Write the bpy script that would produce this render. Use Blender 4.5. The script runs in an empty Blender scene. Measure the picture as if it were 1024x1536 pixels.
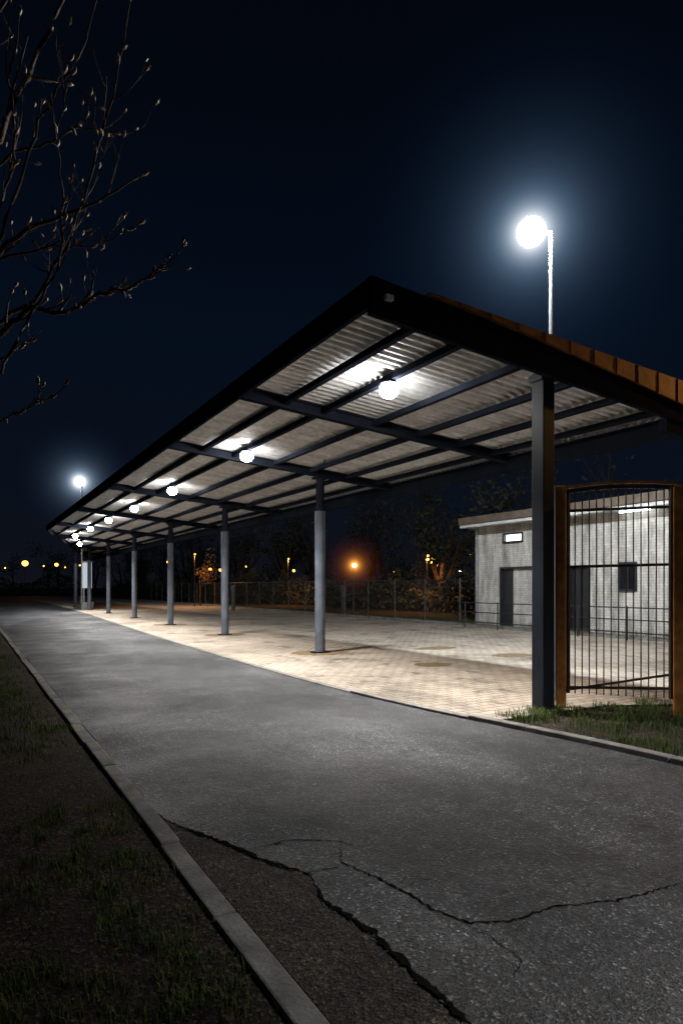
import bpy, math, random
from mathutils import Vector, Matrix
random.seed(7)
S=bpy.context.scene
COL=S.collection
F=973.0; H=1.6
def W(px,py,d):
    l=(px-512)/F*d; z=H+(880-py)/F*d
    return Vector((.5*d+.8660254*l, .8660254*d-.5*l, z))
def G(px,py,z=0.0):
    d=F*(H-z)/(py-880); v=W(px,py,d); v.z=z; return v

# ---------------- materials ----------------
def mat(name):
    m=bpy.data.materials.new(name); m.use_nodes=True
    nt=m.node_tree; b=nt.nodes['Principled BSDF']; return m,nt,b
def N(nt,t,**k):
    n=nt.nodes.new(t)
    for a,v in k.items(): setattr(n,a,v)
    return n
def L(nt,a,b): nt.links.new(a,b)
def coords(nt,scale=(1,1,1)):
    g=N(nt,'ShaderNodeNewGeometry'); mp=N(nt,'ShaderNodeMapping'); mp.inputs['Scale'].default_value=scale
    L(nt,g.outputs['Position'],mp.inputs['Vector']); return mp.outputs['Vector']
def noise(nt,vec,scale,detail=4,rough=.55):
    n=N(nt,'ShaderNodeTexNoise'); n.inputs['Scale'].default_value=scale; n.inputs['Detail'].default_value=detail
    n.inputs['Roughness'].default_value=rough; L(nt,vec,n.inputs['Vector']); return n.outputs['Fac']
def ramp(nt,fac,stops):
    r=N(nt,'ShaderNodeValToRGB'); e=r.color_ramp.elements
    while len(e)<len(stops): e.new(.5)
    for i,(p,c) in enumerate(stops):
        e[i].position=p; e[i].color=(c[0],c[1],c[2],1) if hasattr(c,'__len__') else (c,c,c,1)
    L(nt,fac,r.inputs['Fac']); return r.outputs['Color']
def mul(nt,a,b,fac=1.0,mode='MULTIPLY'):
    m=N(nt,'ShaderNodeMixRGB',blend_type=mode); m.inputs['Fac'].default_value=fac
    L(nt,a,m.inputs['Color1']); L(nt,b,m.inputs['Color2']); return m.outputs['Color']
def bump(nt,h,b,strength=.4,dist=.01,prev=None):
    n=N(nt,'ShaderNodeBump'); n.inputs['Strength'].default_value=strength; n.inputs['Distance'].default_value=dist
    L(nt,h,n.inputs['Height'])
    if prev: L(nt,prev,n.inputs['Normal'])
    L(nt,n.outputs['Normal'],b.inputs['Normal']); return n.outputs['Normal']
def simple(name,c1,c2,scale=3,rough=.6,metal=0,bs=.2,bd=.005,fine=60,spec=.5):
    m,nt,b=mat(name); v=coords(nt)
    c=ramp(nt,noise(nt,v,scale,6),[(.3,c1),(.7,c2)]); L(nt,c,b.inputs['Base Color'])
    b.inputs['Roughness'].default_value=rough; b.inputs['Metallic'].default_value=metal; b.inputs['Specular IOR Level'].default_value=spec
    bump(nt,noise(nt,v,fine,3),b,bs,bd); return m
def emit(name,c,s,sample=True):
    m=bpy.data.materials.new(name); m.use_nodes=True; nt=m.node_tree
    for n in list(nt.nodes): nt.nodes.remove(n)
    o=N(nt,'ShaderNodeOutputMaterial'); e=N(nt,'ShaderNodeEmission'); e.inputs[0].default_value=(*c,1); e.inputs[1].default_value=s
    L(nt,e.outputs[0],o.inputs[0])
    if not sample: m.cycles.emission_sampling='NONE'
    return m

M_steel=simple('dark_painted_steel',(.008,.010,.015),(.015,.018,.026),2.5,.8,0,.12,.003,60,0.0)
M_col=simple('grey_painted_steel',(.055,.066,.085),(.105,.12,.145),3,.5,0,.2,.003,60,.25)
M_wood=simple('rusty_orange_posts',(.20,.075,.015),(.42,.18,.04),7,.6,0,.5,.008,40,.3)
M_tile=simple('rust_capping',(.14,.055,.018),(.34,.15,.04),4,.7,0,.4,.01,30,.2)
M_iron=simple('iron_bars',(.03,.022,.015),(.09,.055,.03),6,.5,.3,.3,.003)
M_kerb=simple('kerb_concrete',(.09,.085,.078),(.22,.21,.19),5,.85,0,.8,.014,40)
M_kerbd=simple('kerb_stone',(.10,.09,.08),(.24,.22,.20),4,.85,0,.6,.01,50)
M_bark=simple('bark',(.030,.019,.012),(.075,.048,.027),6,.9,0,.6,.02,30,.1)
M_bud=simple('buds',(.16,.09,.03),(.30,.17,.06),20,.7)
M_leaf=simple('dark_foliage',(.02,.024,.012),(.06,.06,.028),1.5,.8)
M_orange_leaf=simple('orange_foliage',(.12,.06,.02),(.26,.14,.05),3,.8)  # leaf colour mottled orange-brown by noise
M_dark=simple('dark_frame',(.010,.011,.013),(.022,.022,.025),5,.5)
M_gal=simple('galvanised_steel',(.28,.29,.31),(.42,.43,.45),4,.4,.7,.1,.002)
M_fence=simple('dull_fence_steel',(.05,.05,.05),(.10,.10,.095),4,.6,.3,.1,.002)
M_white=simple('white_render',(.5,.5,.48),(.68,.67,.64),3,.7)
M_roofb=simple('roof_edge_board',(.08,.06,.045),(.16,.12,.085),3,.7)
M_crack=simple('crack_void',(.004,.004,.004),(.012,.011,.010),10,.95,spec=0)
M_stone=simple('stone',(.04,.035,.03),(.14,.12,.10),9,.9)
M_mulch=simple('mulch',(.09,.06,.03),(.20,.14,.07),8,.9,0,.8,.02,30)

m,nt,b=mat('corrugated_zinc'); v=coords(nt)
c=ramp(nt,noise(nt,coords(nt,(.6,3,.6)),1.6,6),[(.3,(.33,.335,.34)),(.7,(.56,.565,.57))]); c2=ramp(nt,noise(nt,v,9,5),[(.3,.65),(.65,1.0)])
L(nt,mul(nt,c,c2),b.inputs['Base Color']); b.inputs['Metallic'].default_value=.4; b.inputs['Roughness'].default_value=.4
M_deck=m
# asphalt
m,nt,b=mat('asphalt'); v=coords(nt)
big=ramp(nt,noise(nt,coords(nt,(1,.5,1)),.6,7,.68),[(.36,(.016,.017,.019)),(.5,(.042,.043,.045)),(.64,(.088,.089,.091))])
sp=N(nt,'ShaderNodeTexVoronoi'); sp.inputs['Scale'].default_value=80; L(nt,v,sp.inputs['Vector'])
spc=ramp(nt,sp.outputs['Color'],[(.15,.25),(.55,.85),(.8,1.7),(.95,6.0)])
med=ramp(nt,noise(nt,v,6,8,.75),[(.3,.5),(.7,1.35)])
L(nt,mul(nt,mul(nt,big,spc),med),b.inputs['Base Color'])
L(nt,ramp(nt,noise(nt,v,.8,5),[(.35,.36),(.65,.68)]),b.inputs['Roughness'])
n1=bump(nt,sp.outputs['Distance'],b,1.0,.008); bump(nt,noise(nt,v,4,7,.65),b,.5,.04,n1)
M_asph=m
m,nt,b=mat('dusty_gravel_margin'); v=coords(nt)
big=ramp(nt,noise(nt,v,3,8,.7),[(.3,(.018,.014,.010)),(.55,(.048,.037,.027)),(.75,(.10,.078,.056))])
sp=N(nt,'ShaderNodeTexVoronoi'); sp.inputs['Scale'].default_value=90; L(nt,v,sp.inputs['Vector'])
spc=ramp(nt,sp.outputs['Color'],[(.15,.4),(.6,1.0),(.95,3.5)])
L(nt,mul(nt,big,spc),b.inputs['Base Color']); b.inputs['Roughness'].default_value=.95
n1=bump(nt,sp.outputs['Distance'],b,1.0,.01); bump(nt,noise(nt,v,14,8,.7),b,.8,.03,n1)
M_margin=m
# paving
m,nt,b=mat('block_paving'); v=coords(nt)
nz=N(nt,'ShaderNodeTexNoise'); nz.inputs['Scale'].default_value=1.2; L(nt,v,nz.inputs['Vector'])
ds=N(nt,'ShaderNodeMixRGB',blend_type='LINEAR_LIGHT'); ds.inputs['Fac'].default_value=.03; L(nt,v,ds.inputs['Color1']); L(nt,nz.outputs['Color'],ds.inputs['Color2'])
br=N(nt,'ShaderNodeTexBrick'); L(nt,ds.outputs['Color'],br.inputs['Vector']); br.inputs['Scale'].default_value=1
br.inputs['Brick Width'].default_value=.26; br.inputs['Row Height'].default_value=.16; br.inputs['Mortar Size'].default_value=.010; br.inputs['Mortar Smooth'].default_value=.4
br.inputs['Color1'].default_value=(.46,.385,.305,1); br.inputs['Color2'].default_value=(.34,.28,.22,1); br.inputs['Mortar'].default_value=(.10,.08,.062,1)
wv=ramp(nt,noise(nt,v,.45,8,.72),[(.34,.32),(.48,.9),(.7,1.2)])
stn=ramp(nt,noise(nt,coords(nt,(1,.6,1)),1.7,6,.65),[(.34,.4),(.44,1.0)])
fn=ramp(nt,noise(nt,v,25,5),[(.3,.7),(.7,1.12)])
L(nt,mul(nt,mul(nt,mul(nt,br.outputs['Color'],wv),fn),stn),b.inputs['Base Color']); b.inputs['Roughness'].default_value=.72
inv=N(nt,'ShaderNodeMath',operation='SUBTRACT'); inv.inputs[0].default_value=1; L(nt,br.outputs['Fac'],inv.inputs[1])
n1=bump(nt,inv.outputs[0],b,.9,.015); bump(nt,noise(nt,v,3,6),b,.6,.04,n1)
M_pave=m
# soil
m,nt,b=mat('gravelly_soil'); v=coords(nt)
c=ramp(nt,noise(nt,v,1.2,8,.7),[(.3,(.016,.013,.009)),(.7,(.050,.038,.026))])
vo=N(nt,'ShaderNodeTexVoronoi'); vo.inputs['Scale'].default_value=60; L(nt,v,vo.inputs['Vector'])
sc=ramp(nt,vo.outputs['Color'],[(.2,.4),(.7,1.1),(.95,3.6)])
L(nt,mul(nt,c,sc),b.inputs['Base Color']); b.inputs['Roughness'].default_value=.95; b.inputs['Specular IOR Level'].default_value=.2
n1=bump(nt,vo.outputs['Distance'],b,.8,.01); bump(nt,noise(nt,v,12,8,.7),b,.9,.04,n1)
M_soil=m
# painted brick wall
m,nt,b=mat('painted_brick'); g=N(nt,'ShaderNodeNewGeometry'); sx=N(nt,'ShaderNodeSeparateXYZ'); L(nt,g.outputs['Position'],sx.inputs[0])
ad=N(nt,'ShaderNodeMath',operation='ADD'); L(nt,sx.outputs[0],ad.inputs[0]); L(nt,sx.outputs[1],ad.inputs[1])
cx=N(nt,'ShaderNodeCombineXYZ'); L(nt,ad.outputs[0],cx.inputs[0]); L(nt,sx.outputs[2],cx.inputs[1])
br=N(nt,'ShaderNodeTexBrick'); L(nt,cx.outputs[0],br.inputs['Vector']); br.inputs['Scale'].default_value=1
br.inputs['Brick Width'].default_value=.26; br.inputs['Row Height'].default_value=.09; br.inputs['Mortar Size'].default_value=.008
br.inputs['Color1'].default_value=(.60,.56,.50,1); br.inputs['Color2'].default_value=(.50,.465,.42,1); br.inputs['Mortar'].default_value=(.38,.355,.32,1)
st=ramp(nt,noise(nt,coords(nt,(2.2,2.2,.5)),1.3,8,.72),[(.32,.38),(.6,1.1)])
L(nt,mul(nt,br.outputs['Color'],st),b.inputs['Base Color']); b.inputs['Roughness'].default_value=.85
inv=N(nt,'ShaderNodeMath',operation='SUBTRACT'); inv.inputs[0].default_value=1; L(nt,br.outputs['Fac'],inv.inputs[1])
n1=bump(nt,inv.outputs[0],b,.4,.01)
M_brick=m
m,nt,b=mat('grass_blades'); v=coords(nt)
L(nt,ramp(nt,noise(nt,v,5,4),[(.3,(.035,.06,.012)),(.55,(.07,.10,.022)),(.75,(.14,.12,.05))]),b.inputs['Base Color']); b.inputs['Roughness'].default_value=.7; b.inputs['Specular IOR Level'].default_value=.2
M_grass=m

M_globe=emit('lamp_globe',(1.0,.975,.94),210)
M_flood=emit('flood_lens',(.86,.94,1.0),2300)
M_flood2=emit('flood_lens_far',(.9,.96,1.0),500)
M_small=emit('small_white_lens',(.9,.96,1.0),60,False)
M_sod=emit('sodium_lens',(1.0,.38,.06),7,False)
M_sodb=emit('sodium_lens_big',(1.0,.55,.16),60)
M_win=emit('lit_window',(.9,.97,1.0),3.0,False)
M_tube=emit('tube_light',(.9,.97,1.0),14)
M_sign=emit('sign_panel',(.8,.9,1.0),.6,False)

# ---------------- mesh helper ----------------
class MB:
    def __init__(s): s.v=[]; s.f=[]
    def quadbox(s,p):
        o=len(s.v); s.v+= [tuple(q) for q in p]
        for f in ((0,3,2,1),(4,5,6,7),(0,1,5,4),(1,2,6,5),(2,3,7,6),(3,0,4,7)): s.f.append(tuple(o+i for i in f))
    def box(s,x0,x1,y0,y1,z0,z1):
        s.quadbox([(x0,y0,z0),(x1,y0,z0),(x1,y1,z0),(x0,y1,z0),(x0,y0,z1),(x1,y0,z1),(x1,y1,z1),(x0,y1,z1)])
    def bar(s,a,b,w,t=None,up=Vector((0,0,1))):
        a=Vector(a); b=Vector(b); t=t or w; d=(b-a).normalized()
        if abs(d.dot(up))>.99: up=Vector((0,1,0))
        sx=d.cross(up).normalized()*w/2; sz=sx.cross(d).normalized()*t/2
        s.quadbox([a-sx-sz,a+sx-sz,b+sx-sz,b-sx-sz,a-sx+sz,a+sx+sz,b+sx+sz,b-sx+sz])
    def tube(s,pts,rad,n=6,cap=True):
        pts=[Vector(p) for p in pts]; o=len(s.v)
        for i,p in enumerate(pts):
            d=(pts[min(i+1,len(pts)-1)]-pts[max(i-1,0)]).normalized()
            u=Vector((0,0,1)) if abs(d.z)<.9 else Vector((1,0,0))
            a=d.cross(u).normalized(); c=d.cross(a)
            r=rad[i] if hasattr(rad,'__len__') else rad
            for k in range(n):
                t=2*math.pi*k/n; s.v.append(tuple(p+a*math.cos(t)*r+c*math.sin(t)*r))
        for i in range(len(pts)-1):
            for k in range(n):
                s.f.append((o+i*n+k,o+i*n+(k+1)%n,o+(i+1)*n+(k+1)%n,o+(i+1)*n+k))
        if cap:
            s.f.append(tuple(o+k for k in range(n))[::-1]); s.f.append(tuple(o+(len(pts)-1)*n+k for k in range(n)))
    def sphere(s,c,r,nu=16,nv=10,sz=1.0):
        o=len(s.v); c=Vector(c)
        for j in range(nv+1):
            ph=math.pi*j/nv
            for i in range(nu):
                t=2*math.pi*i/nu; s.v.append((c.x+r*math.sin(ph)*math.cos(t),c.y+r*math.sin(ph)*math.sin(t),c.z+r*sz*math.cos(ph)))
        for j in range(nv):
            for i in range(nu): s.f.append((o+j*nu+i,o+(j+1)*nu+i,o+(j+1)*nu+(i+1)%nu,o+j*nu+(i+1)%nu))
    def obj(s,name,m,parent=None,smooth=False,bevel=0):
        me=bpy.data.meshes.new(name); me.from_pydata(s.v,[],s.f); me.validate(); me.materials.append(m)
        if smooth: me.polygons.foreach_set('use_smooth',[True]*len(me.polygons))
        o=bpy.data.objects.new(name,me); COL.objects.link(o)
        if parent: o.parent=parent
        if bevel:
            bm=o.modifiers.new('bevel','BEVEL'); bm.width=bevel; bm.segments=2; bm.limit_method='ANGLE'
        return o
def empty(name,loc=(0,0,0)):
    o=bpy.data.objects.new(name,None); COL.objects.link(o); o.empty_display_size=.2; return o
def spot(name,loc,power,parent,angle=150,blend=.6,col=(1,.975,.94),rad=.08,aim=(0,0,-1)):
    l=bpy.data.lights.new(name,'SPOT'); l.energy=power; l.spot_size=math.radians(angle); l.spot_blend=blend; l.color=col; l.shadow_soft_size=rad
    o=bpy.data.objects.new(name,l); COL.objects.link(o); o.location=loc; o.parent=parent
    o.rotation_euler=Vector(aim).to_track_quat('-Z','Y').to_euler(); return o

# ---------------- ground ----------------
mb=MB(); mb.v=[(-400,-300,-.01),(500,-300,-.01),(500,700,-.01),(-400,700,-.01)]; mb.f=[(0,1,2,3)]
mb.obj('ground',M_soil)
EDGE=[(5.8,-12),(5.7,-3),(5.6,2),(5.5,3.5),(5.42,4.5),(5.28,5.5),(5.12,6.6),(5.0,8),(4.95,10),(5.0,14),(5.15,20),(5.6,30),(6.1,41),(6.6,60),(7,120)]
def edgeX(y):
    for (a,b),(c,d) in zip(EDGE,EDGE[1:]):
        if b<=y<=d: return a+(c-a)*(y-b)/(d-b)
    return EDGE[-1][0]
ae=[G(270,1240),G(330,1262),G(400,1293),G(470,1312),G(482,1350),G(560,1400),G(620,1460),G(700,1536)]
left=[(1.17,120),(1.17,22),(1.17,4.6)]
pts=[(p.x,p.y) for p in ae]
rag=[]
for (a,b),(c,d) in zip([(1.17,4.6)]+pts,pts+[(2.2,-2)]):
    n=10
    for i in range(n):
        t=i/n; rag.append((a+(c-a)*t+random.uniform(-.015,.015),b+(d-b)*t+random.uniform(-.015,.015)))
rag.append((2.2,-12))
poly=left[:-1]+rag
mb=MB(); verts=[(x,y,.004) for x,y in poly]+[(x,y,.004) for x,y in EDGE]
mb.v=verts; mb.f=[tuple(range(len(verts)))]
mb.obj('asphalt_road',M_asph)
mb=MB(); mb.v=[(1.16,5.0,-.003),(1.16,-12,-.003),(2.5,-12,-.003),(2.6,3.4,-.003),(1.4,4.9,-.003)]; mb.f=[(0,1,2,3,4)]; mb.obj('gravel_margin',M_margin)
pe=[(x+.13,y) for x,y in EDGE if y>5.9]
pv=[(5.36,5.75,.012)]+[(x,y,.012) for x,y in pe]+[(17.3,120,.012),(17.3,-10,.012),(8.6,-10,.012),(8.6,5.2,.012),(7.4,5.75,.012)]
mb=MB(); mb.v=pv; mb.f=[tuple(range(len(pv)))]; mb.obj('block_pavement',M_pave)
mb=MB(); y=-3
while y<70:
    j=random.uniform(-.008,.008); mb.box(1.03+j,1.15+j,y+.007,y+.993,-.05,.022+random.uniform(-.008,.008)); y+=1
mb.obj('kerb',M_kerb,bevel=.012)
mb=MB()
yy=-6
while yy<110:
    st=.8 if yy<30 else 4
    x0=edgeX(yy+.005); x1=edgeX(yy+st-.008); hz=.06 if yy<7 else .022
    if 5.5<yy<8: hz=.04
    mb.quadbox([(x0,yy+.005,-.05),(x0+.12,yy+.005,-.05),(x1+.12,yy+st-.008,-.05),(x1,yy+st-.008,-.05),(x0,yy+.005,hz),(x0+.12,yy+.005,hz),(x1+.12,yy+st-.008,hz),(x1,yy+st-.008,hz)])
    yy+=st
mb.obj('kerb',M_kerbd,bevel=.01)
mb=MB(); yy=8
while yy<80: mb.box(17.32,17.5,yy+.01,yy+.99,-.05,.13); yy+=1
mb.obj('kerb',M_kerbd,bevel=.01)

def ribbon(mb,pts,w):
    P=[]
    for i in range(len(pts)-1):
        a,b=pts[i],pts[i+1]; n=max(2,int((b-a).length/.022))
        for k in range(n):
            t=k/n; p=a.lerp(b,t); P.append(p+Vector((random.uniform(-1,1),random.uniform(-1,1),0))*.010)
    P.append(pts[-1]); o=len(mb.v)
    for i,p in enumerate(P):
        d=(P[min(i+1,len(P)-1)]-P[max(i-1,0)]); d.z=0; d.normalize(); s=Vector((-d.y,d.x,0))
        tt=i/(len(P)-1); ww=w*random.uniform(.2,1.2)*(min(1,4*tt+.15)*min(1,4*(1-tt)+.15))*.5
        mb.v.append(tuple(p+s*ww)); mb.v.append(tuple(p-s*ww))
    for i in range(len(P)-1): mb.f.append((o+2*i,o+2*i+1,o+2*i+3,o+2*i+2))
def gp(l,z=.008): return [Vector((G(a,b).x,G(a,b).y,z)) for a,b in l]
mb=MB()
ribbon(mb,gp([(262,1238),(330,1262),(400,1293),(450,1309)]),.036)
ribbon(mb,gp([(475,1325),(482,1350),(560,1400),(620,1460),(700,1536),(760,1600)]),.036)
ribbon(mb,gp([(510,1263),(513,1295),(600,1335),(650,1366),(700,1386),(760,1385),(830,1362),(930,1352),(1035,1322)]),.019)
ribbon(mb,gp([(375,1277),(430,1262),(500,1262),(545,1272)]),.015)
ribbon(mb,gp([(400,1290),(460,1312),(520,1300)]),.014)
ribbon(mb,gp([(690,1385),(740,1410),(780,1440),(770,1480)]),.006)
ribbon(mb,gp([(600,1335),(640,1320),(665,1325)]),.005)
mb.obj('road_crack',M_crack)

for (cx,cy,rx,ry) in [(8.2,10.5,.42,.35),(10.9,11.0,.5,.4),(10.5,13.3,.6,.35),(7.34,13.74,.7,.6),(7.34,20.4,.7,.6),(7.34,27,.7,.6)]:
    mb=MB(); n=40; vs=[]
    for i in range(n):
        t=2*math.pi*i/n; k=1+random.uniform(-.12,.12); vs.append((cx+rx*k*math.cos(t),cy+ry*k*math.sin(t),.017))
    mb.v=vs; mb.f=[tuple(range(n))]; mb.obj('soil_patch',M_mulch)

# ---------------- canopy ----------------
can=empty('parking_canopy')
def zb(x): return 4.53-.085*(x-3.8)
XL,XR=3.65,9.45
YF=5.68
def xl(y): return XL if y<37 else XL+(9.2-XL)*(y-37)/(60-37)
YE=59
def sx_(mb,x0,x1,y0,y1,d0,d1):
    mb.quadbox([(x0,y0,zb(x0)+d0),(x1,y0,zb(x1)+d0),(x1,y1,zb(x1)+d0),(x0,y1,zb(x0)+d0),(x0,y0,zb(x0)+d1),(x1,y0,zb(x1)+d1),(x1,y1,zb(x1)+d1),(x0,y1,zb(x0)+d1)])
BY=[9.55,13.74,20.35,26.9,33.6,40.5,47.5,54]
mb=MB()
for y in BY:
    x0=xl(y)+.06
    sx_(mb,x0,XR-.1,y-.07,y+.07,.0,.018); sx_(mb,x0,XR-.1,y-.012,y+.012,.018,.16); sx_(mb,x0,XR-.1,y-.07,y+.07,.16,.176)
mb.obj('rafters',M_steel,can)
mb=MB()
XP=(4.45,5.15,6.15,7.1,8.05,8.9)
for x in XP:
    ye=37+(x-XL)/(9.2-XL)*23-.4
    ys=[YF+.1]+[b for b in BY if b<ye]+[ye]
    for a,b_ in zip(ys,ys[1:]):
        a2=a+.012; b2=b_-.012
        if b2>a2: sx_(mb,x-.04,x+.04,a2,b2,.07,.158)
mb.obj('purlins',M_steel,can)
mb=MB(); y=YF+.05; i=0; rows=[]
while y<YE:
    z=.213+.034*math.sin(i*math.pi/4); x0=xl(y)+.05
    o=len(mb.v); mb.v+=[(x0,y,zb(x0)+z),(XR,y,zb(XR)+z)]
    if rows: mb.f.append((rows[-1],rows[-1]+1,o+1,o))
    rows.append(o); i+=1; y+=.0195
mb.obj('corrugated_deck',M_deck,can,smooth=True)
mb=MB()
sx_(mb,XL-.06,XR+.35,YF-.07,YF+.0,-.14,.25)
sx_(mb,XL+.02,XR-.1,YF+.003,YF+.1,-.06,.0)
def eav(y0,y1): mb.quadbox([(XL-.06,y0,zb(XL)-.05),(XL,y0,zb(XL)-.05),(XL,y1,zb(XL)-.05),(XL-.06,y1,zb(XL)-.05),(XL-.06,y0,zb(XL)+.25),(XL,y0,zb(XL)+.25),(XL,y1,zb(XL)+.25),(XL-.06,y1,zb(XL)+.25)])
eav(YF+.002,37)
a=Vector((XL-.03,37,zb(XL)+.1)); b_=Vector((9.2,60,zb(9.2)+.1)); mb.bar(a,b_,.06,.29)
sx_(mb,XR-.08,XR+.06,YF+.004,YE,-.14,.14)
sx_(mb,XR+.065,XR+.2,YF+.004,YE,-.02,.12)
sx_(mb,8.55,XR+.34,YF-.04,YF+.09,-.32,-.141)
mb.obj('fascia_beams',M_steel,can)
mb=MB(); mb.v=[(XL-.05,YF-.05,zb(XL)+.258),(XR+.2,YF-.05,zb(XR+.2)+.258),(XR+.2,YE,zb(XR+.2)+.258),(9.0,YE,zb(9)+.258),(XL-.05,37,zb(XL)+.258)]; mb.f=[(0,1,2,3,4)]
mb.obj('roof_membrane',M_dark,can)
mb=MB(); x=4.3
def cap(x):
    t=max(0,min(1,(x-4.3)/4.8)); return .02+.25*t, .262-.2*t**1.5
while x<10.4:
    x1=x+.433; h0,l0=cap(x); h1,l1=cap(x1)
    mb.quadbox([(x,YF-.13,zb(x)+l0),(x1,YF-.13,zb(x1)+l1),(x1,YF+.3,zb(x1)+.264),(x,YF+.3,zb(x)+.264),(x,YF-.13,zb(x)+.264+h0*.6),(x1,YF-.13,zb(x1)+.264+h1*.6),(x1,YF+.3,zb(x1)+.264+h1),(x,YF+.3,zb(x)+.264+h0)])
    mb.bar((x+.433,YF-.135,zb(x1)+l1-.012),(x+.433,YF-.135,zb(x1)+.262+h1*.6),.014,.022)
    x+=.436
mb.obj('edge_capping',M_tile,can,bevel=.003)
mb=MB(); cx,cy=6.38,5.9
mb.box(cx-.10,cx+.10,cy-.10,cy+.10,0,zb(cx)+.02); mb.box(cx-.12,cx+.12,cy-.12,cy+.12,0,.02)
mb.box(cx-.13,cx+.13,cy-.105,cy+.13,zb(cx)-.10,zb(cx)-.02)
mb.obj('front_column',simple('column_steel',(.009,.012,.018),(.019,.023,.031),2.5,.5,0,.12,.003,60,.15),can,bevel=.012)
mb=MB(); mc=MB()
for y in BY[1:]:
    cx=7.34
    mb.tube([(cx,y,0),(cx,y,3.45)],.125,20); mc.tube([(cx,y,3.45),(cx,y,zb(cx)+.01)],.1,16)
    mc.box(cx-.2,cx+.2,y-.14,y+.14,0,.045); mc.box(cx-.16,cx+.16,y-.13,y+.13,zb(cx)-.05,zb(cx)-.0)
    mc.tube([(cx,y,3.41),(cx,y,3.51)],.14,20)
o=mb.obj('columns',M_col,can,smooth=True); es=o.modifiers.new('e','EDGE_SPLIT'); mc.obj('column_caps',M_steel,can)
mb=MB()
p=[W(497,622,12.6),W(499,640,12.8),W(493,662,13.5),W(487,685,14.4),W(485,705,15.3)]
mb.tube(p,.016,6); mb.obj('power_cable',M_dark,can)
q=W(581,448,6.75); mb=MB(); mb.box(q.x-.05,q.x+.05,q.y-.05,q.y+.03,q.z-.03,q.z+.03); mb.obj('corner_sensor',M_white,can,bevel=.01)

for k,y in enumerate([7.58,12.94,18.7,23.6,28.4,33.0,38,43.5]):
    e=empty('ceiling_lamp'); X=XP[1] if k<7 else 6.15; Z=zb(X)-.045
    mb=MB(); mb.sphere((X,y,Z),.14,14 if k<3 else 10,8 if k<3 else 6,.85); mb.obj('lens',M_globe,e,True)
    mb=MB(); mb.tube([(X,y,Z+.085),(X,y,Z+.114)],[.13,.11],20); mb.obj('housing',M_steel,e)
    spot('beam',(X,y,Z-.13),2300,e,120,.85,aim=(.05,.12,-1))

# ---------------- street lamps ----------------
def street_lamp(x,y,z,arm,mhead,r,pole=.07,halo=0,hr=3.0,hcol=(.55,.75,1.0),pm=None,big=True):
    e=empty('street_lamp'); mb=MB()  # name shared by the visible lamps and the added ones
    mb.tube([(x,y,0),(x,y,.9),(x,y,.92),(x,y,z+.02)],[pole*1.6,pole*1.6,pole,pole*.75],14 if big else 6)
    hx,hy=x+arm[0],y+arm[1]
    mb.bar((x,y,z-.02),(hx,hy,z+.0),.06,.05)
    mb.obj('pole',pm or M_gal,e,False)
    mb=MB(); d=Vector((arm[0],arm[1],0)).normalized()
    c=Vector((hx,hy,z+r*.75)); mb.bar(c-d*r*.5,c+d*r*.5,r*.9,.07); mb.obj('lamp_head',pm or M_gal,e,bevel=.02 if big else 0)
    mb=MB(); mb.sphere((hx,hy,z),r,16 if big else 8,10 if big else 6,.95); mb.obj('lens',mhead,e,True)
    if halo:
        m=bpy.data.materials.new('painted_halo_glow'); m.use_nodes=True; nt=m.node_tree  # glow painted round the lamp by an emissive volume, no real mist
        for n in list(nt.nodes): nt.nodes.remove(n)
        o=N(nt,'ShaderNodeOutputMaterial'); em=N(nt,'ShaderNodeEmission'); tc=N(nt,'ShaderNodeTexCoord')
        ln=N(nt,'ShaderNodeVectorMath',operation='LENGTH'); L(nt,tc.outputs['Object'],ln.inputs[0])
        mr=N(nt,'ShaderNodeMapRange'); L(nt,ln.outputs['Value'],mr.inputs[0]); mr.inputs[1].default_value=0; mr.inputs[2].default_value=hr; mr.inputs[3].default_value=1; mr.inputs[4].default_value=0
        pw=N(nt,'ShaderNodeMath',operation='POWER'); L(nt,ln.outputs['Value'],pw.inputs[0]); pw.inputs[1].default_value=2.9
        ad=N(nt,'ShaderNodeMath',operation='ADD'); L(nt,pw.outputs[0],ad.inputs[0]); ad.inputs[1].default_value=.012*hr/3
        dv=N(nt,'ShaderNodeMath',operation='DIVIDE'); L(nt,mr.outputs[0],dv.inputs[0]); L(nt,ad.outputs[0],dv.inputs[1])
        ml=N(nt,'ShaderNodeMath',operation='MULTIPLY'); L(nt,dv.outputs[0],ml.inputs[0]); ml.inputs[1].default_value=halo
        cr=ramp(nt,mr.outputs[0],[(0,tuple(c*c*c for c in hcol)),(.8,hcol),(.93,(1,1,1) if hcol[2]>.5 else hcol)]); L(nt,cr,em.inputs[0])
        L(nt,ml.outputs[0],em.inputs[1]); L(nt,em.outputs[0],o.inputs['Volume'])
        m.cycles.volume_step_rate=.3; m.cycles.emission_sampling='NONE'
        mb=MB(); mb.sphere((0,0,0),hr,24,14); ob=mb.obj('lamp_halo_glow',m,e,True); ob.location=(hx,hy,z)
    return e
p=W(826,345,13.1)
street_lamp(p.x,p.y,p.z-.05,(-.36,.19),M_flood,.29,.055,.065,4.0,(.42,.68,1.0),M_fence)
p=W(123,722,46)
street_lamp(p.x,p.y,p.z,(-.1,.3),M_flood2,.34,.08,.12,4.5)
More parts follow.
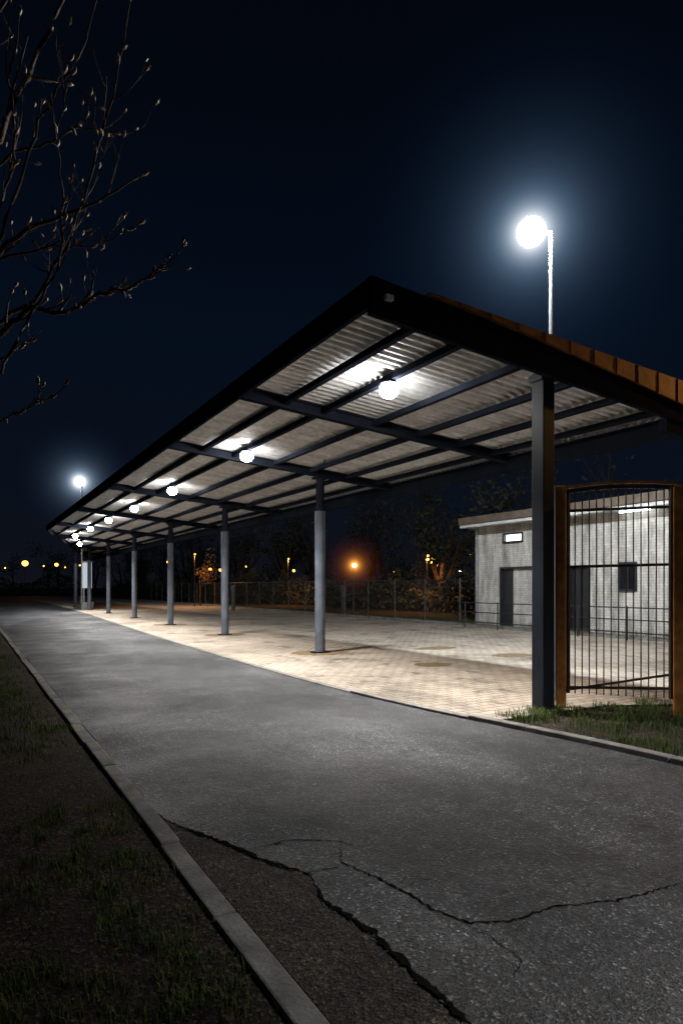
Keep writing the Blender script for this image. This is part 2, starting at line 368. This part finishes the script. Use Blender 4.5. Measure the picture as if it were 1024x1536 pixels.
# unseen lamps added beyond the frame: sodium for roof edge, white for foreground road
street_lamp(11.7,4.5,5.5,(-.4,.1),emit('added_sodium_lens',(1.0,.48,.13),620),.1,.06)
e=street_lamp(6.6,-2.2,7.0,(-.8,.3),M_small,.12,.07)
spot('beam',(5.8,-1.9,6.85),2700,e,62,1.0,(.93,.97,1.0),.12,aim=(-.16,.56,-1))
for px,py,d,mm,r in [(530,848,43,M_sodb,.14),(38,845,110,M_sod,.5),(85,847,125,M_sod,.34),(66,849,140,M_sod,.16),(8,852,130,M_sod,.14),(315,854,95,M_sod,.22),(330,855,110,M_sod,.24),(440,856,80,M_sod,.17),(368,850,90,M_sod,.15),(705,833,75,M_sod,.14),(688,858,60,M_small,.1),(252,843,95,M_sod,.2),(98,851,100,M_sod,.1),(590,858,80,M_sod,.08),(470,854,90,M_sod,.1),(425,853,120,M_sod,.14),(345,848,105,M_sod,.12),(120,848,120,M_sod,.14)]:
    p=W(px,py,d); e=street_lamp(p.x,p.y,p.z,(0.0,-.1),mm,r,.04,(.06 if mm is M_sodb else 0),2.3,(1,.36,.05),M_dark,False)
for px,d,z in ((292,52,4.2),(432,56,4.0),(640,42,3.6)):  # extra sodium lamps added beside young trees to light their leaves orange
    p=W(px,880,d); e=street_lamp(p.x,p.y,z,(0,-.1),M_sod,.07,.03,0,1,(1,1,1),M_dark,False)
    spot('beam',(p.x,p.y-.1,z-.12),800,e,160,.5,(1,.42,.10),.1)

# ---------------- gate ----------------
e=empty('metal_gate')
A=Vector((6.8,5.98,0)); B=Vector((7.66,4.88,0)); D=(B-A); u=D.normalized()
mb=MB(); mb.bar(A+Vector((0,0,0)),A+Vector((0,0,2.93)),.125,.125,up=u); mb.bar(B,B+Vector((0,0,2.84)),.15,.15,up=u)
mb.obj('gate_posts',M_wood,e,bevel=.012)
mb=MB(); n=16
def top(t): return 2.86-.02*t+.05*math.sin(t*math.pi)
for i in range(1,n):
    t=i/n; q=A.lerp(B,t); mb.tube([q+Vector((0,0,.2)),q+Vector((0,0,top(t)+random.uniform(-.01,.04)))],.0085,6)
pr=[A.lerp(B,t/10)+Vector((0,0,top(t/10)-.02)) for t in range(11)]
for a_,b2 in zip(pr,pr[1:]): mb.bar(a_,b2,.035,.045)
off=Vector((-u.y,u.x,0))*.018
for z0,z1 in ((.27,.33),(1.86,1.88),(2.6,2.6)): mb.bar(A+off+Vector((0,0,z0)),B+off+Vector((0,0,z1)),.022,.035)
mb.bar(A+u*.09+Vector((0,0,.2)),A+u*.09+Vector((0,0,2.86)),.035,.035); mb.bar(B-u*.1+Vector((0,0,.2)),B-u*.1+Vector((0,0,2.84)),.035,.035)
mb.bar(A+off*2+Vector((0,0,.22)),B+off*2+Vector((0,0,.52)),.02,.03)
mb.obj('gate_bars',M_iron,e)
mb=MB(); mb.tube([A-off*3.5-u*.07+Vector((0,0,2.93)),A-off*3.5-u*.07+Vector((0,0,.1))],.014,8); mb.obj('side_rail',M_gal,e)
mb=MB()
for a_,b2 in zip(pr,pr[1:]): mb.bar(a_+Vector((0,0,.06)),b2+Vector((0,0,.06)),.05,.035)
mb.obj('top_rail',M_wood,e)
e=empty('metal_fence'); mb=MB(); C=B+Vector((2.0,-2.4,0))
for i in range(1,30):
    q=B.lerp(C,i/30); mb.tube([q+Vector((0,0,.15)),q+Vector((0,0,2.8))],.0085,6)
mb.bar(B+Vector((0,0,.3)),C+Vector((0,0,.3)),.03,.04); mb.bar(B+Vector((0,0,2.7)),C+Vector((0,0,2.7)),.03,.04); mb.bar(C,C+Vector((0,0,2.8)),.12,.12,up=u)
mb.obj('bars',M_iron,e)

# ---------------- back fence ----------------
e=empty('mesh_fence'); mb=MB(); X=18.0; y=21.2; 
while y<75: mb.tube([(X,y,0),(X,y,1.95)],.03,8); y+=2.4
mb.obj('posts',M_fence,e)
mb=MB(); mb.tube([(X,21.2,1.9),(X,75,1.9)],.02,6); mb.tube([(X,21.2,.12),(X,75,.12)],.012,5); mb.tube([(X,21.2,1.0),(X,75,1.0)],.008,5)
y=21.2
while y<60:
    mb.bar((X,y,.1),(X,min(y+1.8,75),1.9),.006); mb.bar((X,y+1.8,.1),(X,y,1.9),.006); y+=.15
mb.obj('wire_mesh',M_dark,e)
e=empty('low_railing'); mb=MB(); X=16.9
for z in (.25,.62,.98): mb.tube([(X,-2,z),(X,19.9,z)],.02,6)
y=-2
while y<20: mb.tube([(X,y,0),(X,y,1.02)],.025,6); y+=1.8
mb.obj('rails',M_dark,e)

# ---------------- building ----------------
e=empty('brick_building'); X=18.5; Y0,Y1=-2.0,20.8; ZT=4.05
ops=[(17.3,19.35,0,2.38),(18.1,19.2,3.32,3.72),(15.0,15.9,0,2.35),(13.2,13.9,1.45,2.4),(9.6,10.4,1.45,2.4)]
ys=sorted({Y0,Y1,*[o[0] for o in ops],*[o[1] for o in ops]}); zs=sorted({0,ZT,*[o[2] for o in ops],*[o[3] for o in ops]})
mb=MB()
for a_,b2 in zip(ys,ys[1:]):
    for c_,d_ in zip(zs,zs[1:]):
        my,mz=(a_+b2)/2,(c_+d_)/2
        if any(o[0]<my<o[1] and o[2]<mz<o[3] for o in ops): continue
        mb.box(X,X+.25,a_,b2,c_,d_)
mb.box(X+.25,X+6,Y1-.25,Y1,0,ZT); mb.box(X+5.75,X+6,Y0,Y1-.25,0,ZT); mb.box(X+.25,X+5.75,Y0,Y0+.25,0,ZT)
mb.obj('walls',M_brick,e)
mb=MB(); mb.box(X-.55,X+6.4,Y0-.4,Y1+.35,ZT+.003,ZT+.12); mb.obj('roof_soffit',M_white,e)
mb=MB(); mb.box(X-.6,X+6.45,Y0-.45,Y1+.4,ZT+.123,ZT+.42); mb.obj('roof_slab',M_roofb,e,bevel=.02)
mb=MB()
for (a_,b2,c_,d_) in ops:
    w=.07
    mb.box(X-.03,X+.1,a_,a_+w,c_,d_); mb.box(X-.03,X+.1,b2-w,b2,c_,d_); mb.box(X-.03,X+.1,a_+w,b2-w,d_-w,d_)
    if c_>0: mb.box(X-.06,X+.1,a_+w,b2-w,c_,c_+w)
    if b2-a_<1: mb.box(X+.0,X+.06,(a_+b2)/2-.02,(a_+b2)/2+.02,c_+w,d_-w)
mb.box(X+.1,X+.15,15.0,15.9,0,2.35); mb.box(X+.1,X+.15,18.75,19.35,0,2.3)
mb.obj('frames',M_dark,e)
mb=MB(); mb.box(X+.1,X+.14,17.37,18.72,.02,2.3); mb.obj('door_panel',M_brick,e)
mb=MB(); mb.box(X+.12,X+.14,18.17,19.13,3.39,3.65); mb.obj('lit_window_pane',M_win,e)
m,nt,b=mat('dark_glass'); b.inputs['Base Color'].default_value=(.01,.012,.015,1); b.inputs['Roughness'].default_value=.08
mb=MB(); mb.box(X+.1,X+.12,13.27,13.83,1.52,2.33); mb.box(X+.1,X+.12,9.67,10.33,1.52,2.33); mb.obj('window_glass',m,e)
mb=MB()
for y in (13.1,11.2): mb.tube([(X-.3,y-.55,ZT-.05),(X-.3,y+.55,ZT-.05)],.03,8)
mb.obj('eave_tube_lights',M_tube,e)
mb=MB(); mb.tube([(X-.06,20.6,0),(X-.06,20.6,ZT)],.045,10); mb.tube([(X-.05,16.6,2.6),(X-.05,16.6,ZT)],.02,8); mb.obj('drainpipe',M_gal,e)

e=empty('information_sign'); p=W(131,870,46); mb=MB(); mb.box(p.x-.3,p.x+.3,p.y-.06,p.y+.06,1.5,3.3); mb.obj('panel',M_sign,e)
mb=MB(); mb.box(p.x-.36,p.x+.36,p.y-.05,p.y+.09,3.301,3.4); mb.box(p.x-.25,p.x-.17,p.y-.04,p.y+.04,0,1.5); mb.box(p.x+.17,p.x+.25,p.y-.04,p.y+.04,0,1.5); mb.box(p.x-.4,p.x+.4,p.y-.2,p.y+.2,0,.5); mb.obj('frame',M_gal,e)
for px,d in ((350,44),(515,38)):
    e=empty('bollard'); p=W(px,880,d); mb=MB(); mb.tube([(p.x,p.y,0),(p.x,p.y,1.3),(p.x,p.y,1.32),(p.x,p.y,1.7)],[.14,.14,.2,.16],12); mb.obj('post',M_fence,e)

# ---------------- vegetation ----------------
def rnd(s): return Vector((random.uniform(-s,s),random.uniform(-s,s),random.uniform(-s,s)))
def grow(mb,tips,p,d,length,r,depth,seg=4,bend=.25,up=.1,sides=5,tf=.6):
    pts=[p]; rad=[r]; q=p.copy(); dd=d.copy()
    for i in range(seg):
        dd=(dd+rnd(bend)+Vector((0,0,up))).normalized(); q=q+dd*length/seg; pts.append(q.copy()); rad.append(r*(1-tf*(i+1)/seg))
    mb.tube(pts,rad,sides,False)
    if depth<=0: tips.append((q,dd)); return
    for k in range(random.randint(2,4)):
        i=random.randint(1,seg); nd=(dd+rnd(.9)).normalized()
        grow(mb,tips,pts[i],nd,length*random.uniform(.5,.78),rad[i]*.7,depth-1,seg,bend,up,max(3,sides-1),tf)
def leafquad(mb,c,s):
    a=rnd(1).normalized()*s; b_=rnd(1).normalized()*s*.6; o=len(mb.v)
    mb.v+=[tuple(c-a),tuple(c+b_),tuple(c+a),tuple(c-b_)]; mb.f.append((o,o+1,o+2,o+3))
mt=MB(); ml=MB()
trees=[]
for X,Y0_,Y1_,st in ((30,24,150,6),(40,20,150,8)):
    y=Y0_
    while y<Y1_: trees.append((X+random.uniform(-4,4),y+random.uniform(-2,2),random.uniform(9,15))); y+=st
for x in range(-40,40,6): trees.append((x+random.uniform(-3,3),150+random.uniform(-8,8),random.uniform(8,15)))
for (x,y,h) in trees:
    tips=[]
    grow(mt,tips,Vector((x,y,0)),Vector((0,0,1)),h*.45,h*.022,3,4,.22,.12,5)
    bare=random.random()<.3
    for (q,dd) in tips:
        for k in range(3 if bare else 34): leafquad(ml,q+rnd(.9),random.uniform(.1,.22))
for i in range(22000):
    y=random.uniform(20,140); x=26+random.uniform(-1.5,1.5)+.5*math.sin(y*.4); hh=1.9+.7*math.sin(y*.7)+.5*math.sin(y*1.9)
    leafquad(ml,Vector((x,y,random.uniform(0,max(.4,hh)))),random.uniform(.1,.22))
for i in range(6000):
    x=random.uniform(-40,20); leafquad(ml,Vector((x,142+random.uniform(-2,2),random.uniform(0,3.2+math.sin(x*.5)))),random.uniform(.2,.4))
e=empty('distant_trees'); mt.obj('trunks',M_bark,e); ml.obj('leaves',M_leaf,e)
for px,d,hh in ((301,54,2.2),(427,64,1.9),(460,62,1.7),(366,70,1.9),(640,46,1.9)):
    e=empty('young_tree'); mt=MB(); ml=MB(); tips=[]; p=W(px,880,d); p.z=0
    grow(mt,tips,p,Vector((0,0,1)),hh,.08,3,4,.2,.2)
    for q,dd in tips:
        for k in range(26): leafquad(ml,q+rnd(.4),.09)
    mt.obj('trunk',M_bark,e); ml.obj('leaves',M_orange_leaf,e)

# foreground bare tree
e=empty('bare_tree'); mt=MB(); mbud=MB()
base=Vector((-1.6,4.7,0)); crotch=Vector((-1.55,4.75,2.2))
mt.tube([base,base.lerp(crotch,.5)+Vector((.04,0,0)),crotch],[.12,.095,.075],10)
def bud(p,d,s=.022):
    d=d.normalized(); mbud.tube([p-d*s*.3,p+d*s*.5,p+d*s*1.3],[s*.15,s*.38,s*.06],5)
def branch(pl,r0,r1,sub=.45,tw=.5,twb=.35):
    pts=[]
    P=[W(a,b_,c_) for a,b_,c_ in pl]
    for a_,b2 in zip(P,P[1:]):
        for k in range(5): pts.append(a_.lerp(b2,k/5)+rnd(.012))
    pts.append(P[-1]); n=len(pts)
    mt.tube(pts,[r0+(r1-r0)*i/(n-1) for i in range(n)],6,False)
    for i in range(3,n,2):
        if random.random()<sub:
            d=(pts[i]-pts[i-1]).normalized(); nd=(d+rnd(.6)+Vector((0,0,.2))).normalized(); tp=[]
            ln=random.uniform(.15,tw)
            rr=max(.0045,(r0+(r1-r0)*i/(n-1))*.5)
            grow(mt,tp,pts[i],nd,ln,rr,1,5,.16,.1,4,.45)
            for q,dd in tp:
                if random.random()<.6: bud(q,dd,.03)
    d=(pts[-1]-pts[-2]); bud(pts[-1],d,.035)
    for i in range(n//2,n):
        if random.random()<twb: bud(pts[i],(d.normalized()+rnd(.8)),.035)
c0=(-260,740,4.3)
branch([c0,(-120,560,4.2),(0,500,4.1),(50,462,4.05),(100,470,4.0),(150,440,3.95),(190,436,3.9),(240,402,3.8)],.024,.005,tw=.2,twb=.9)
branch([c0,(-130,520,4.4),(-20,390,4.4),(60,335,4.4),(150,300,4.3),(215,262,4.3)],.028,.004,tw=.35)
branch([c0,(-140,460,4.1),(-30,270,4.0),(40,120,4.0),(95,0,4.0),(110,-60,4)],.03,.006)
branch([(-30,500,4.4),(50,450,4.4),(100,370,4.3),(140,250,4.3),(175,120,4.2),(195,0,4.2)],.014,.004,tw=.35)
branch([c0,(-180,420,4.6),(-90,200,4.6),(-10,40,4.7),(30,-60,4.7)],.03,.01)
branch([(-120,560,4.2),(-20,420,4.0),(20,300,3.9),(60,180,3.9),(130,60,3.9),(150,-30,3.9)],.015,.004)
branch([(0,388,4.4),(80,370,4.3),(140,372,4.3),(210,335,4.2)],.009,.003,tw=.25,twb=.8)
branch([(-120,600,4.2),(-40,560,4.2),(10,535,4.2),(45,512,4.2)],.008,.003,tw=.12,twb=.8)
branch([(-60,300,4.4),(20,230,4.4),(70,215,4.4),(120,190,4.4),(160,200,4.4)],.011,.003,tw=.3)
branch([(-80,480,3.9),(-10,330,3.9),(25,250,3.9),(15,120,3.9),(30,20,3.9)],.012,.004)
branch([(0,560,3.9),(40,480,3.9),(90,400,3.9),(95,300,3.9),(85,200,3.9),(110,110,3.9)],.010,.003,tw=.3)
branch([(-160,700,3.9),(-60,660,3.9),(20,622,3.9),(75,597,3.9)],.006,.003,tw=.1,twb=.5)
mt.tube([crotch,W(-260,740,4.3)],[.075,.04],8)
mt.tube([crotch,crotch+Vector((-.3,.2,1.2)),crotch+Vector((-.5,.3,2.6))],[.07,.05,.02],8)
mt.obj('trunk_and_branches',M_bark,e,True); mbud.obj('buds',M_bud,e)

# grass
def tuft(mb,x,y,n,h,sp):
    for i in range(n):
        a=random.uniform(0,6.283); r=sp*random.random()**.7; bx,by=x+r*math.cos(a),y+r*math.sin(a)
        if 1.02<bx<1.16 : continue
        hh=h*random.uniform(.4,1.1); la=random.uniform(0,6.283); le=hh*random.uniform(.2,.9); w=random.uniform(.0015,.0035)
        dx,dy=math.cos(la)*le,math.sin(la)*le; sx,sy=-math.sin(la)*w,math.cos(la)*w; o=len(mb.v)
        mb.v+=[(bx-sx,by-sy,-.01),(bx+sx,by+sy,-.01),(bx+dx*.4+sx*.8,by+dy*.4+sy*.8,hh*.65),(bx+dx*.4-sx*.8,by+dy*.4-sy*.8,hh*.65),(bx+dx,by+dy,hh*.92)]
        mb.f+=[(o,o+1,o+2,o+3),(o+3,o+2,o+4)]
mb=MB()
for i in range(420):
    y=random.uniform(1.2,30); x=random.uniform(-6,.85)
    tuft(mb,x,y,random.randint(15,60),random.uniform(.03,.06),random.uniform(.06,.25))
for (a,b_) in [(150,1310),(190,1255),(120,1290),(60,1420),(250,1480),(345,1430),(60,1240),(220,1290),(150,1500),(20,1480),(300,1400),(95,1095),(20,1040),(40,1060),(200,1345),(90,1320),(340,1470),(250,1380),(110,1230),(180,1210)]:
    p=G(a,b_)
    for k in range(6): tuft(mb,p.x+random.uniform(-.25,.12),p.y+random.uniform(-.25,.25),random.randint(15,65),random.uniform(.025,.06),random.uniform(.05,.14))
for i in range(420):
    y=random.uniform(6.5,26); x=random.uniform(.2,.85) if random.random()<.5 else random.uniform(-2,.8); tuft(mb,x,y,random.randint(15,45),.055,.22)
mb.obj('grass',M_grass)
mb=MB()
for i in range(300):
    y=random.uniform(1.5,5.75); x=random.uniform(edgeX(y)+.2,8.4); tuft(mb,x,y,random.randint(20,55),random.uniform(.04,.15),.13)
for i in range(30): tuft(mb,6.25+random.uniform(-.6,.5),5.7+random.uniform(-.2,.25),40,.12,.12)
for i in range(300):
    y=random.uniform(8,60); tuft(mb,random.uniform(17.6,18.4),y,30,.3,.3)
mb.obj('verge_grass',M_grass)
mb=MB()
def stone(x,y,s,z0=-.008):
    o=len(mb.v); c=Vector((x,y,z0+s*.2))
    vs=[Vector((1,0,0)),Vector((-1,0,0)),Vector((0,1,0)),Vector((0,-1,0)),Vector((0,0,.7)),Vector((0,0,-.6))]
    rot=Matrix.Rotation(random.uniform(0,6.28),3,'Z')
    for v_ in vs: mb.v.append(tuple(c+rot@(v_*s*random.uniform(.6,1.1))))
    for f in ((0,2,4),(2,1,4),(1,3,4),(3,0,4),(2,0,5),(1,2,5),(3,1,5),(0,3,5)): mb.f.append(tuple(o+i for i in f))
for i in range(14000):
    y=1+8*random.random()**1.6; x=random.uniform(-3.5,1.0); stone(x,y,random.choice((.003,.004,.006,.009)))
for i in range(2600):
    y=random.uniform(1.2,4.4); x=random.uniform(1.18,1.18+.1+(4.6-y)*.30); stone(x,y,random.choice((.003,.004,.006,.009)),0)
for i in range(500):
    y=random.uniform(1.5,9); x=random.uniform(1.3,5.2); stone(x,y,random.choice((.002,.003,.005)),.005)
mb.obj('gravel',M_stone)

# ---------------- world ----------------
w=bpy.data.worlds.new('World'); S.world=w; w.use_nodes=True; nt=w.node_tree; bg=nt.nodes['Background']
tc=N(nt,'ShaderNodeTexCoord'); sp=N(nt,'ShaderNodeSeparateXYZ'); L(nt,tc.outputs['Generated'],sp.inputs[0])
c=ramp(nt,sp.outputs[2],[(0,(.0048,.0056,.0085)),(.12,(.0032,.0052,.0105)),(.35,(.0016,.0044,.0110)),(.62,(.0009,.0020,.0048)),(1,(.0006,.0010,.0022))])
L(nt,c,bg.inputs[0]); bg.inputs[1].default_value=1
# ---------------- camera ----------------
cd=bpy.data.cameras.new('camera'); cam=bpy.data.objects.new('camera',cd); COL.objects.link(cam); S.camera=cam
cam.location=(0,0,H); cam.rotation_euler=(math.radians(90),0,math.radians(-30))
cd.sensor_fit='VERTICAL'; cd.sensor_height=36; cd.sensor_width=24; cd.lens=36*F/1536; cd.shift_y=(880-768)/1536.0; cd.clip_end=2000; cd.clip_start=.05
S.view_settings.view_transform='Standard'; S.view_settings.look='None'; S.view_settings.exposure=0
